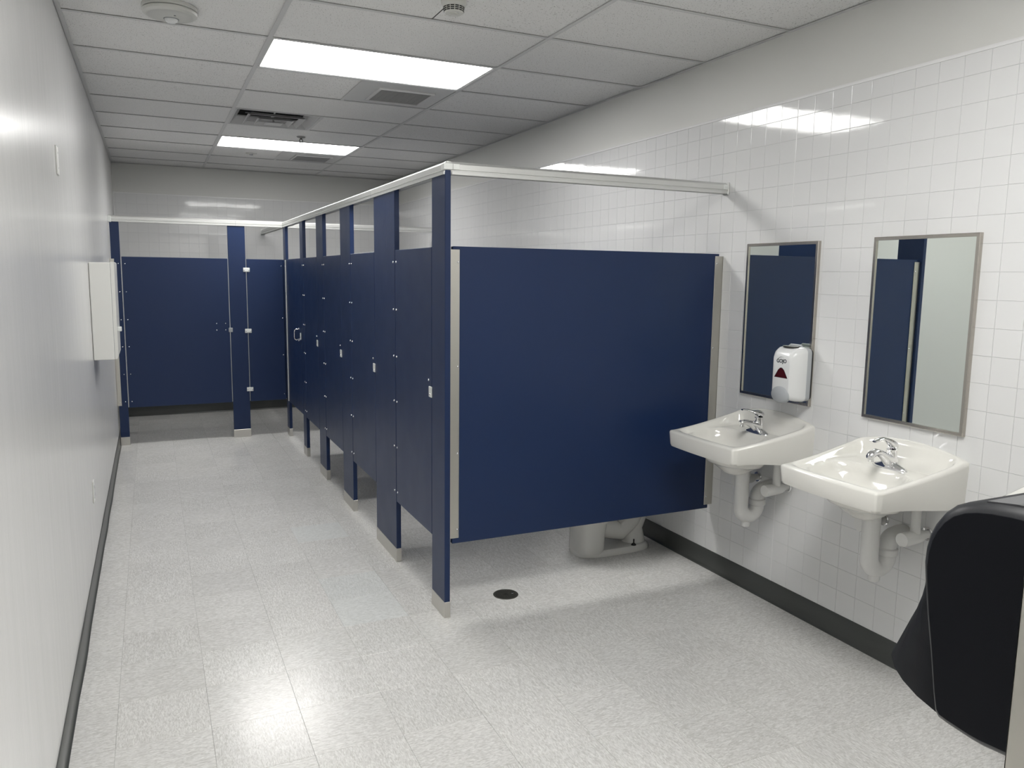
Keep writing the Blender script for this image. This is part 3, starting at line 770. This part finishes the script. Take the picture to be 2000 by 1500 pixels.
def stop_valve(y, nm):
    v = MB()
    v.tube([(-0.146, y, 0.604), (-0.138, y, 0.604), (-0.075, y, 0.606), (-0.045, y, 0.608), (-0.024, y, 0.610), (-0.001, y, 0.611)], [0.027, 0.028, 0.026, 0.024, 0.017, 0.016], 22)
    v.tube([(-0.072, y, 0.612), (-0.074, y, 0.645), (-0.074, y, 0.69), (-0.074, y, 0.775)], [0.020, 0.0185, 0.0185, 0.0185], 16)
    return link(nm, v.mesh(nm, MAT['pvc'], 50), s0)
stop_valve(-0.102, 'supply_valve'); stop_valve(0.102, 'supply_valve')
for y in (-0.102, 0.102):
    link('escutcheon', MB().tube([(-0.007, y, 0.611), (-0.004, y, 0.611), (0, y, 0.611)], [0.0235, 0.027, 0.027], 20).mesh('escutcheon', MAT['chrome'], 40), s0)
SINKS = [s0, copy_tree(s0, (XR, -1.1800, 0), 'middle white wall-hung sink under the clear framed mirror'),
         copy_tree(s0, (XR, -1.925, 0), 'white sink mostly hidden behind the black dispenser at right')]
SINKS[1]['label'] = 'white wall-hung sink in the foreground, under the mirror without a dispenser'

# faucets ------------------------------------------------------------
def ell(cx, cy, z, a, b_, n=24, p=2.0):
    out = []
    for k in range(n):
        t_ = 2*PI*k/n; c, s_ = math.cos(t_), math.sin(t_)
        out.append((cx + a*math.copysign(abs(c)**(2/p), c), cy + b_*math.copysign(abs(s_)**(2/p), s_), z))
    return out
def faucet(yc, style, label):
    t = thing('sink_faucet', label, 'faucet', (XR - 0.118, yc, 0.866), 'chrome single-lever faucets')
    bx, by, bz = XR - 0.118, yc, 0.863
    m_ = MB()
    if style == 0:
        m_.loft([ell(bx, by, bz, 0.026, 0.078, 28, 2.6), ell(bx, by, bz + 0.006, 0.026, 0.078, 28, 2.6), ell(bx, by, bz + 0.013, 0.022, 0.066, 28, 2.2), ell(bx, by, bz + 0.026, 0.019, 0.034, 28, 2)])
    else:
        m_.loft([ell(bx, by, bz, 0.025, 0.080, 28, 1.9), ell(bx, by, bz + 0.005, 0.026, 0.080, 28, 1.9), ell(bx, by, bz + 0.014, 0.023, 0.070, 28, 1.7), ell(bx, by, bz + 0.024, 0.020, 0.040, 28, 1.8), ell(bx, by, bz + 0.032, 0.020, 0.024, 28, 2)])
    part('base_plate', m_, MAT['chrome'], t, 60)
    # spout: lofted elliptical rings marching towards the room
    def ring(x, z, ry_, rz_, tilt, n=20):
        out = []
        for k in range(n):
            a = 2*PI*k/n; dy, dn = ry_*math.cos(a), rz_*math.sin(a)
            out.append((x + dn*math.sin(tilt), by + dy, z + dn*math.cos(tilt)))
        return out
    if style == 0:
        seq = [(0.012, 0.030, 0.024, 0.030, 0.2), (-0.010, 0.036, 0.023, 0.024, 0.45), (-0.035, 0.047, 0.020, 0.017, 0.45), (-0.062, 0.058, 0.018, 0.013, 0.35), (-0.085, 0.062, 0.0165, 0.011, 0.1), (-0.102, 0.060, 0.0150, 0.0105, -0.2), (-0.108, 0.057, 0.010, 0.008, -0.3)]
    else:
        seq = [(0.014, 0.030, 0.026, 0.028, 0.2), (-0.008, 0.034, 0.026, 0.026, 0.5), (-0.032, 0.050, 0.020, 0.018, 0.6), (-0.060, 0.068, 0.017, 0.014, 0.4), (-0.085, 0.074, 0.018, 0.014, 0.0), (-0.105, 0.068, 0.018, 0.014, -0.5), (-0.118, 0.056, 0.015, 0.011, -0.9), (-0.122, 0.050, 0.009, 0.007, -1.0)]
    part('spout', MB().loft([ring(bx + a, bz + z, r1, r2, tl) for a, z, r1, r2, tl in seq]), MAT['chrome'], t, 60)
    ax = bx - (0.096 if style == 0 else 0.108)
    az = bz + (0.052 if style == 0 else 0.052)
    part('aerator', MB().lathe([(0.0105, az), (0.0105, az - 0.014), (0.0085, az - 0.015)], (ax, by, 0), n=20), MAT['chrome'], t, 50)
    # riser + lever
    part('body', MB().lathe([(0.0225, bz + 0.02), (0.0215, bz + 0.055), (0.0200, bz + 0.075), (0.0205, bz + 0.077), (0.0200, bz + 0.080)], (bx + 0.006, by, 0), n=28), MAT['chrome'], t, 40)
    hz = bz + 0.081
    if style == 0:
        hs = [(0.028, 0.002, 0.010, 0.010, 0.3), (0.022, 0.010, 0.020, 0.014, 0.25), (0.005, 0.017, 0.021, 0.016, 0.05), (-0.015, 0.022, 0.017, 0.012, 0.1), (-0.038, 0.030, 0.013, 0.006, 0.2), (-0.065, 0.038, 0.0115, 0.0042, 0.1), (-0.088, 0.041, 0.0115, 0.004, 0.0), (-0.100, 0.041, 0.0075, 0.0035, 0.0)]
    else:
        hs = [(0.026, 0.002, 0.012, 0.012, 0.3), (0.016, 0.012, 0.021, 0.018, 0.2), (-0.002, 0.022, 0.019, 0.016, 0.4), (-0.022, 0.034, 0.014, 0.011, 0.5), (-0.045, 0.043, 0.0115, 0.0068, 0.15), (-0.065, 0.043, 0.0115, 0.0055, -0.15), (-0.084, 0.039, 0.0125, 0.0055, -0.2), (-0.096, 0.036, 0.009, 0.0045, -0.1)]
    part('lever', MB().loft([ring(bx + a, hz + z, r1, r2, tl) for a, z, r1, r2, tl in hs]), MAT['chrome'], t, 60)
faucet(-0.4325, 0, 'chrome lever faucet on the sink nearest the stall panel')
faucet(-1.1800, 1, 'chrome curved lever faucet on the foreground sink')
faucet(-1.9250, 1, 'chrome lever faucet on the sink hidden behind the black dispenser')

# ------------------------------------------------------------------ soap dispenser
syc, sz = -0.578, 1.168
t = thing('soap_dispenser', 'white push soap dispenser with a red window on the first mirror', 'dispenser', (XR, syc, 1.035))
def rrect(x, yc, zc, hw, hh, r, n=6, dy=0, top_arch=0.0):
    out = []
    for q, (sx_, sz_) in enumerate(((1, 1), (-1, 1), (-1, -1), (1, -1))):
        for k in range(n + 1):
            a = PI/2 * (q + k / n)
            y = sx_*(hw - r) + r*math.cos(a); z = sz_*(hh - r) + r*math.sin(a)
            if z > 0 and top_arch: z += top_arch * (1 - (y/hw)**2)
            out.append((x, yc + y, zc + z))
    return out
xw_ = XR - 0.017
part('back_plate', MB().loft([rrect(xw_ + 0.005, syc, sz, 0.074, 0.118, 0.02, top_arch=0.008), rrect(xw_ - 0.006, syc, sz, 0.074, 0.118, 0.02, top_arch=0.008)]), MAT['black_gap'], t, 40)
part('side_shell', MB().loft([rrect(xw_ - 0.006, syc, sz, 0.077, 0.121, 0.02, top_arch=0.008), rrect(xw_ - 0.034, syc, sz, 0.079, 0.122, 0.022, top_arch=0.009)]), MAT['pale_grey'], t, 40)
part('cover', MB().loft([rrect(xw_ - 0.034, syc, sz, 0.080, 0.123, 0.022, top_arch=0.009), rrect(xw_ - 0.040, syc, sz, 0.080, 0.123, 0.022, top_arch=0.009),
                         rrect(xw_ - 0.070, syc, sz - 0.001, 0.076, 0.120, 0.024, top_arch=0.008), rrect(xw_ - 0.092, syc, sz - 0.004, 0.068, 0.113, 0.024, top_arch=0.006),
                         rrect(xw_ - 0.106, syc, sz - 0.010, 0.058, 0.103, 0.022, top_arch=0.004), rrect(xw_ - 0.112, syc, sz - 0.015, 0.050, 0.094, 0.020)]), MAT['white_plastic'], t, 30)
part('refill_slot', MB().loft([ell(xw_ - 0.060, syc, sz + 0.128 - 0.004, 0.022, 0.040, 20, 2.5), ell(xw_ - 0.060, syc, sz + 0.1305, 0.024, 0.044, 20, 2.5)]), MAT['grille_dark'], t)
part('carry_grip', MB().tube([(xw_ - 0.030, syc - 0.040, sz + 0.126), (xw_ - 0.030, syc - 0.030, sz + 0.133), (xw_ - 0.030, syc + 0.030, sz + 0.133), (xw_ - 0.030, syc + 0.040, sz + 0.126)], 0.006, 10), MAT['pale_grey'], t, 50)
xf = xw_ - 0.112
def tri(h, x, kz=0.84): # arch-topped triangular window
    return [(x, syc + a*h*1.12, sz + 0.008 + b_*h*kz) for a, b_ in ((-1, -0.75), (-0.93, -0.55), (-0.45, 0.45), (-0.2, 0.72), (0, 0.8), (0.2, 0.72), (0.45, 0.45), (0.93, -0.55), (1, -0.75))]
part('window', MB().loft([tri(0.034, xf + 0.002), tri(0.034, xf - 0.0006)]), MAT['red_soap'], t)
part('window_rim', MB().loft([tri(0.037, xf + 0.001), tri(0.037, xf - 0.0002)]), MAT['ink'], t)
part('push_pad', MB().loft([ [(xf + 0.012 - k*0.012 if k < 2 else xf - 0.006, syc + r_*0.056*math.cos(a), sz - 0.094 + r_*0.040*math.sin(a)) for a in [2*PI*i/28 for i in range(28)]] for k, r_ in ((0, 1.0), (1, 0.98), (2, 0.80))]), MAT['pale_grey'], t, 50)
part('nozzle', MB().tube([(xw_ - 0.075, syc, sz - 0.115), (xw_ - 0.078, syc, sz - 0.134)], 0.008, 12), MAT['white_plastic'], t, 50)
# lettering on the cover
def text_mesh(s_, size, depth):
    cu = bpy.data.curves.new('lettering', 'FONT'); cu.body = s_; cu.size = size; cu.extrude = depth
    cu.align_x = 'CENTER'; cu.align_y = 'CENTER'; cu.offset = size*0.030
    ob = bpy.data.objects.new('tmp', cu); COL.objects.link(ob)
    dg = bpy.context.evaluated_depsgraph_get(); me = bpy.data.meshes.new_from_object(ob.evaluated_get(dg))
    bpy.data.objects.remove(ob); me.name = 'lettering'
    return me
me = text_mesh('GOJO', 0.0235, 0.0004)
# text x -> -y (read from the room), text y -> z, normal -> -x
for v in me.vertices:
    a, b_, c = v.co; v.co = (xf - 0.0003 - c, syc - a, sz + 0.062 + b_ + a*0.02)
me.materials.clear(); me.materials.append(MAT['ink'])
part('lettering', me, None, t)
sw = MB(); n = 14
ou = []; inn = []
for k in range(n + 1):
    a = PI*0.90 - PI*0.50*k/n
    ou.append((xf - 0.0006, syc - 0.031*math.cos(a) - 0.002, sz + 0.060 + 0.022*math.sin(a)))
    th_ = 0.0016 * math.sin(PI * k / n) + 0.0002
    inn.append((xf - 0.0006, syc - (0.031 - th_)*math.cos(a) - 0.002, sz + 0.060 + (0.022 - th_)*math.sin(a)))
ringA = ou + inn[::-1]
sw.loft([ringA, [(x + 0.0008, y, z) for x, y, z in ringA]])
part('swoosh', sw, MAT['ink'], t)

# ------------------------------------------------------------------ toilet in the first stall
tc = 0.505
t = thing('toilet', 'white floor-mounted toilet seen below the large end panel', 'toilet', (1.25, tc, 0))
def egg(x0, x1, hw, z, n=32, p=2.3):
    cx_, a = (x0 + x1)/2, (x1 - x0)/2; out = []
    for k in range(n):
        t_ = 2*PI*k/n; c, s_ = math.cos(t_), math.sin(t_)
        out.append((cx_ + a*math.copysign(abs(c)**(2/p), c), tc + hw*math.copysign(abs(s_)**(2/p), s_), z))
    return out
bw = MB()
bw.loft([egg(0.975, 1.470, 0.114, 0.0, 32, 3.2), egg(0.973, 1.472, 0.116, 0.006, 32, 3.2), egg(0.976, 1.468, 0.113, 0.022, 32, 3.2), egg(0.985, 1.455, 0.102, 0.036, 32, 3.2)])   # foot flange
bw.loft([egg(0.979, 1.150, 0.110, 0.02, 32, 3.0), egg(0.982, 1.155, 0.108, 0.12, 32, 3.0), egg(0.975, 1.170, 0.110, 0.19, 32, 2.8), egg(0.93, 1.25, 0.130, 0.25, 32, 2.5),
         egg(0.865, 1.33, 0.168, 0.32, 32, 2.3), egg(0.835, 1.36, 0.180, 0.365, 32, 2.2), egg(0.835, 1.36, 0.180, 0.385, 32, 2.2), egg(0.86, 1.33, 0.160, 0.388, 32, 2.2),
         egg(0.90, 1.29, 0.120, 0.33, 32, 2.1), egg(1.00, 1.20, 0.07, 0.24, 32, 2.0)])      # front pedestal and bowl
bw.tube([(1.08, tc, 0.20), (1.20, tc, 0.14), (1.28, tc, 0.11), (1.36, tc, 0.17), (1.40, tc, 0.24), (1.43, tc, 0.30)], [0.075, 0.070, 0.066, 0.064, 0.062, 0.06], 20)
bw.tube([(1.42, tc, 0.27), (1.425, tc, 0.20), (1.395, tc, 0.12), (1.385, tc, 0.02)], [0.066, 0.052, 0.050, 0.080], 20)
bw.loft([egg(1.25, 1.50, 0.085, 0.24, 32, 3), egg(1.27, 1.54, 0.11, 0.33, 32, 3.2), egg(1.28, 1.545, 0.125, 0.385, 32, 3.2)])
part('bowl', bw, MAT['china_white'], t, 50)
st = MB(); st.loft([egg(0.832, 1.33, 0.183, 0.389), egg(0.830, 1.33, 0.185, 0.400), egg(0.835, 1.325, 0.180, 0.408)])
part('seat', st, MAT['white_plastic'], t, 40)
part('lid', MB().loft([egg(0.835, 1.33, 0.180, 0.410), egg(0.833, 1.33, 0.182, 0.420), egg(0.85, 1.32, 0.168, 0.428)]), MAT['white_plastic'], t, 40)
part('tank', MB().loft([rrect(0, 0, 0, 1, 1, 0.2)][:0] + [[(x, y, z) for x, y, z in ((1.365 - f_, tc - 0.215 - f_, zz), (1.553, tc - 0.215 - f_, zz), (1.553, tc + 0.215 + f_, zz), (1.365 - f_, tc + 0.215 + f_, zz))] for zz, f_ in ((0.386, 0.0), (0.70, 0.012))]), MAT['china_white'], t)
part('tank_lid', MB().box(1.340, 1.556, tc - 0.238, tc + 0.238, 0.700, 0.728, 0.008, 2), MAT['china_white'], t)
part('flush_lever', MB().tube([(1.350, tc - 0.15, 0.64), (1.335, tc - 0.15, 0.64), (1.332, tc - 0.13, 0.638), (1.332, tc - 0.08, 0.632)], 0.006, 10), MAT['chrome'], t, 50)
for s_ in (-1, 1):
    part('floor_bolt', MB().tube([(1.335, tc + s_*0.090, 0.030), (1.335, tc + s_*0.090, 0.072)], 0.0042, 8).lathe([(0.015, 0.036), (0.014, 0.041), (0.007, 0.048)], (1.335, tc + s_*0.090, 0), n=14), MAT['black_gap'], t)

# ------------------------------------------------------------------ floor drain
dx_, dy_ = 0.378, 0.135
t = thing('floor_drain', 'round metal floor drain in front of the corner pilaster', 'drain', (dx_, dy_, 0))
part('rim', MB().lathe([(0.063, 0.0002), (0.064, 0.0015), (0.062, 0.0026), (0.054, 0.0022), (0.053, 0.0002)], (dx_, dy_, 0), n=40), MAT['drain'], t, 50)
part('void', MB().lathe([(0.053, 0.0002), (0.053, 0.0006)], (dx_, dy_, 0), n=32), MAT['drain_dark'], t)
gr = MB()
for r_ in (0.046, 0.036, 0.026, 0.016):
    nn = int(r_ * 700)
    for k in range(nn):
        a0 = 2*PI*k/nn; a1 = a0 + 2*PI/nn*0.62
        q = [(dx_ + rr*math.cos(a), dy_ + rr*math.sin(a)) for rr, a in ((r_ - 0.0035, a0), (r_ + 0.0035, a0), (r_ + 0.0035, a1), (r_ - 0.0035, a1))]
        gr.loft([[(x, y, 0.0004) for x, y in q], [(x, y, 0.0024) for x, y in q]])
for r_ in (0.051, 0.041, 0.031, 0.021, 0.008):
    gr.lathe([(r_ + 0.0012, 0.0004), (r_ + 0.0012, 0.0021), (max(r_ - 0.0012, 0.0005), 0.0021), (max(r_ - 0.0012, 0.0005), 0.0004)], (dx_, dy_, 0), n=32)
part('grate', gr, MAT['drain'], t)
part('screw', MB().lathe([(0.005, 0.002), (0.004, 0.0035)], (dx_ + 0.037, dy_, 0), n=10), MAT['chrome'], t)

# ------------------------------------------------------------------ left wall fittings
t = thing('wall_cabinet', 'white boxy unit mounted on the left wall before the stalls', 'cabinet', (XL, 2.09, 1.078))
part('body', MB().box(XL + 0.002, -1.402, 1.880, 2.300, 1.078, 1.652, 0.004), MAT['cabinet'], t)
part('door', MB().prism([(-1.400, 1.082), (-1.388, 1.082), (-1.382, 1.10), (-1.380, 1.650), (-1.386, 1.656), (-1.400, 1.656)], 1.883, 2.297, 'y'), MAT['cabinet'], t)
part('gasket', MB().box(-1.403, -1.399, 1.886, 2.294, 1.086, 1.648), MAT['grey_plastic'], t)
part('wall_contact_shade', MB().box(XL, XL + 0.003, 1.886, 2.294, 1.084, 1.646), MAT['black_gap'], t)  # black sheet painting the contact shadow between wall and box
part('latch_knob', MB().box(-1.382, -1.360, 1.98, 2.01, 1.240, 1.268, 0.004, 2), MAT['alu_pale'], t)
t = thing('wall_plate', 'small blank white plate high on the left wall', 'plate', (XL, 0.437, 1.99))
part('plate', MB().box(XL, XL + 0.006, 0.402, 0.472, 1.988, 2.102, 0.002), MAT['cabinet'], t)
for z in (2.015, 2.075): part('screw', MB().lathe([(0.0035, XL + 0.0055), (0.003, XL + 0.0072)], (0, 0.437, z), 'x', 10), MAT['alu_pale'], t)
t = thing('wall_outlet', 'white electrical outlet low on the left wall', 'outlet', (XL, 1.262, 0.39))
part('plate', MB().box(XL, XL + 0.006, 1.228, 1.298, 0.389, 0.505, 0.002), MAT['cabinet'], t)
part('receptacle', MB().box(XL + 0.005, XL + 0.010, 1.245, 1.281, 0.412, 0.482, 0.001), MAT['white_plastic'], t)
for z in (0.430, 0.464):
    for dy in (-0.006, 0.006): part('slot', MB().box(XL + 0.0095, XL + 0.0102, 1.263 + dy - 0.001, 1.263 + dy + 0.001, z - 0.004, z + 0.004), MAT['black_gap'], t)

# ------------------------------------------------------------------ corner guard and black towel dispenser
t = thing('corner_guard', 'stainless corner guard on the wall end at the lower right', 'guard', (XS, YF, 0))
part('flange', MB().box(XS - 0.0025, XS, YF - 0.16, YF + 0.0025, 0.02, 1.42, 0.0006), MAT['steel'], t)
part('flange', MB().box(XS - 0.0025, XS + 0.025, YF, YF + 0.0025, 0.02, 1.42, 0.0006), MAT['steel'], t)

dX0, dW = 0.158, 0.375
t = thing('towel_dispenser', 'black moulded paper towel dispenser in the right foreground', 'dispenser', (dX0 + dW/2, YF, 0.75))
# profile in Y-Z of the side (depth from the wall, height)
side = [(0.004, 0.757), (0.060, 0.750), (0.085, 0.750), (0.135, 0.754), (0.155, 0.757), (0.162, 0.765), (0.170, 0.80), (0.184, 0.88), (0.200, 0.96), (0.211, 1.03), (0.2145, 1.06), (0.213, 1.09), (0.207, 1.118), (0.197, 1.142),
        (0.182, 1.165), (0.162, 1.184), (0.138, 1.197), (0.112, 1.205), (0.080, 1.211), (0.040, 1.215), (0.004, 1.217)]
def inset(pts_, f_):
    cy_m, cz_m = 0.09, 0.97
    return [(cy_m + (a - cy_m)*(1 - f_) if a > 0.01 else a, cz_m + (b_ - cz_m)*(1 - f_*0.55)) for a, b_ in pts_]
body = MB(); rings = []
for x, f_ in ((dX0, 0.15), (dX0 + 0.004, 0.09), (dX0 + 0.012, 0.035), (dX0 + 0.024, 0.0)):
    rings.append([(x, YF + a, z) for a, z in inset(side, f_)])
rings2 = []
for k, s_ in enumerate((0.024, 0.036, 0.055, 0.08, 0.115, 0.15, 0.1875, 0.225, 0.26, 0.295, 0.32, 0.338, 0.351)):
    u_ = (s_ - 0.024) / 0.327; bul = (1 - (2*u_ - 1)**2) ** 0.62 if k not in (0, 12) else 0.0
    rg = []
    for a, z in side:
        if a < 0.06 or z > 1.10: rg.append((dX0 + s_, YF + a, z)); continue
        if z > 0.76:
            at = 0.2125 + (1.10 - z) * 0.50 - 0.012 * max(0.0, (0.86 - z) / 0.1)
            rg.append((dX0 + s_, YF + a + bul * (at - a), z + 0.026 * bul * max(0, min(1, (0.9 - z) / 0.13))))
        else:
            rg.append((dX0 + s_, YF + a + bul * 0.220 * (a - 0.055) / 0.10, z + 0.024 * bul * (a - 0.055) / 0.10))
    rings2.append(rg)
side_b = MB()
side_b.loft([[(dX0 - 0.0, YF + a, z) for a, z in inset(side, 0.15)], [(dX0 + 0.0005, YF + a, z) for a, z in inset(side, 0.14)]])
part('side_panel', side_b, MAT['black'], t)
part('edge_rim', MB().loft(rings, False, False), MAT['black_rim'], t, 50)['label'] = 'slightly lighter rounded rim'
rend = [[(dX0 + dW - 0.0, YF + a, z) for a, z in inset(side, 0.15)]]
part('front_cover', MB().loft([rings[-1]] + rings2[1:] + rend, True, True), MAT['black'], t, 35)
tp_ = [(0.004, 1.2185), (0.05, 1.2165), (0.105, 1.208), (0.105, 1.200), (0.004, 1.205)]
part('top_cap', MB().loft([[(dX0 + 0.02, YF + a, z) for a, z in tp_], [(dX0 + dW - 0.02, YF + a, z) for a, z in tp_]]), MAT['black_top'], t)['label'] = 'dark grey flat top'
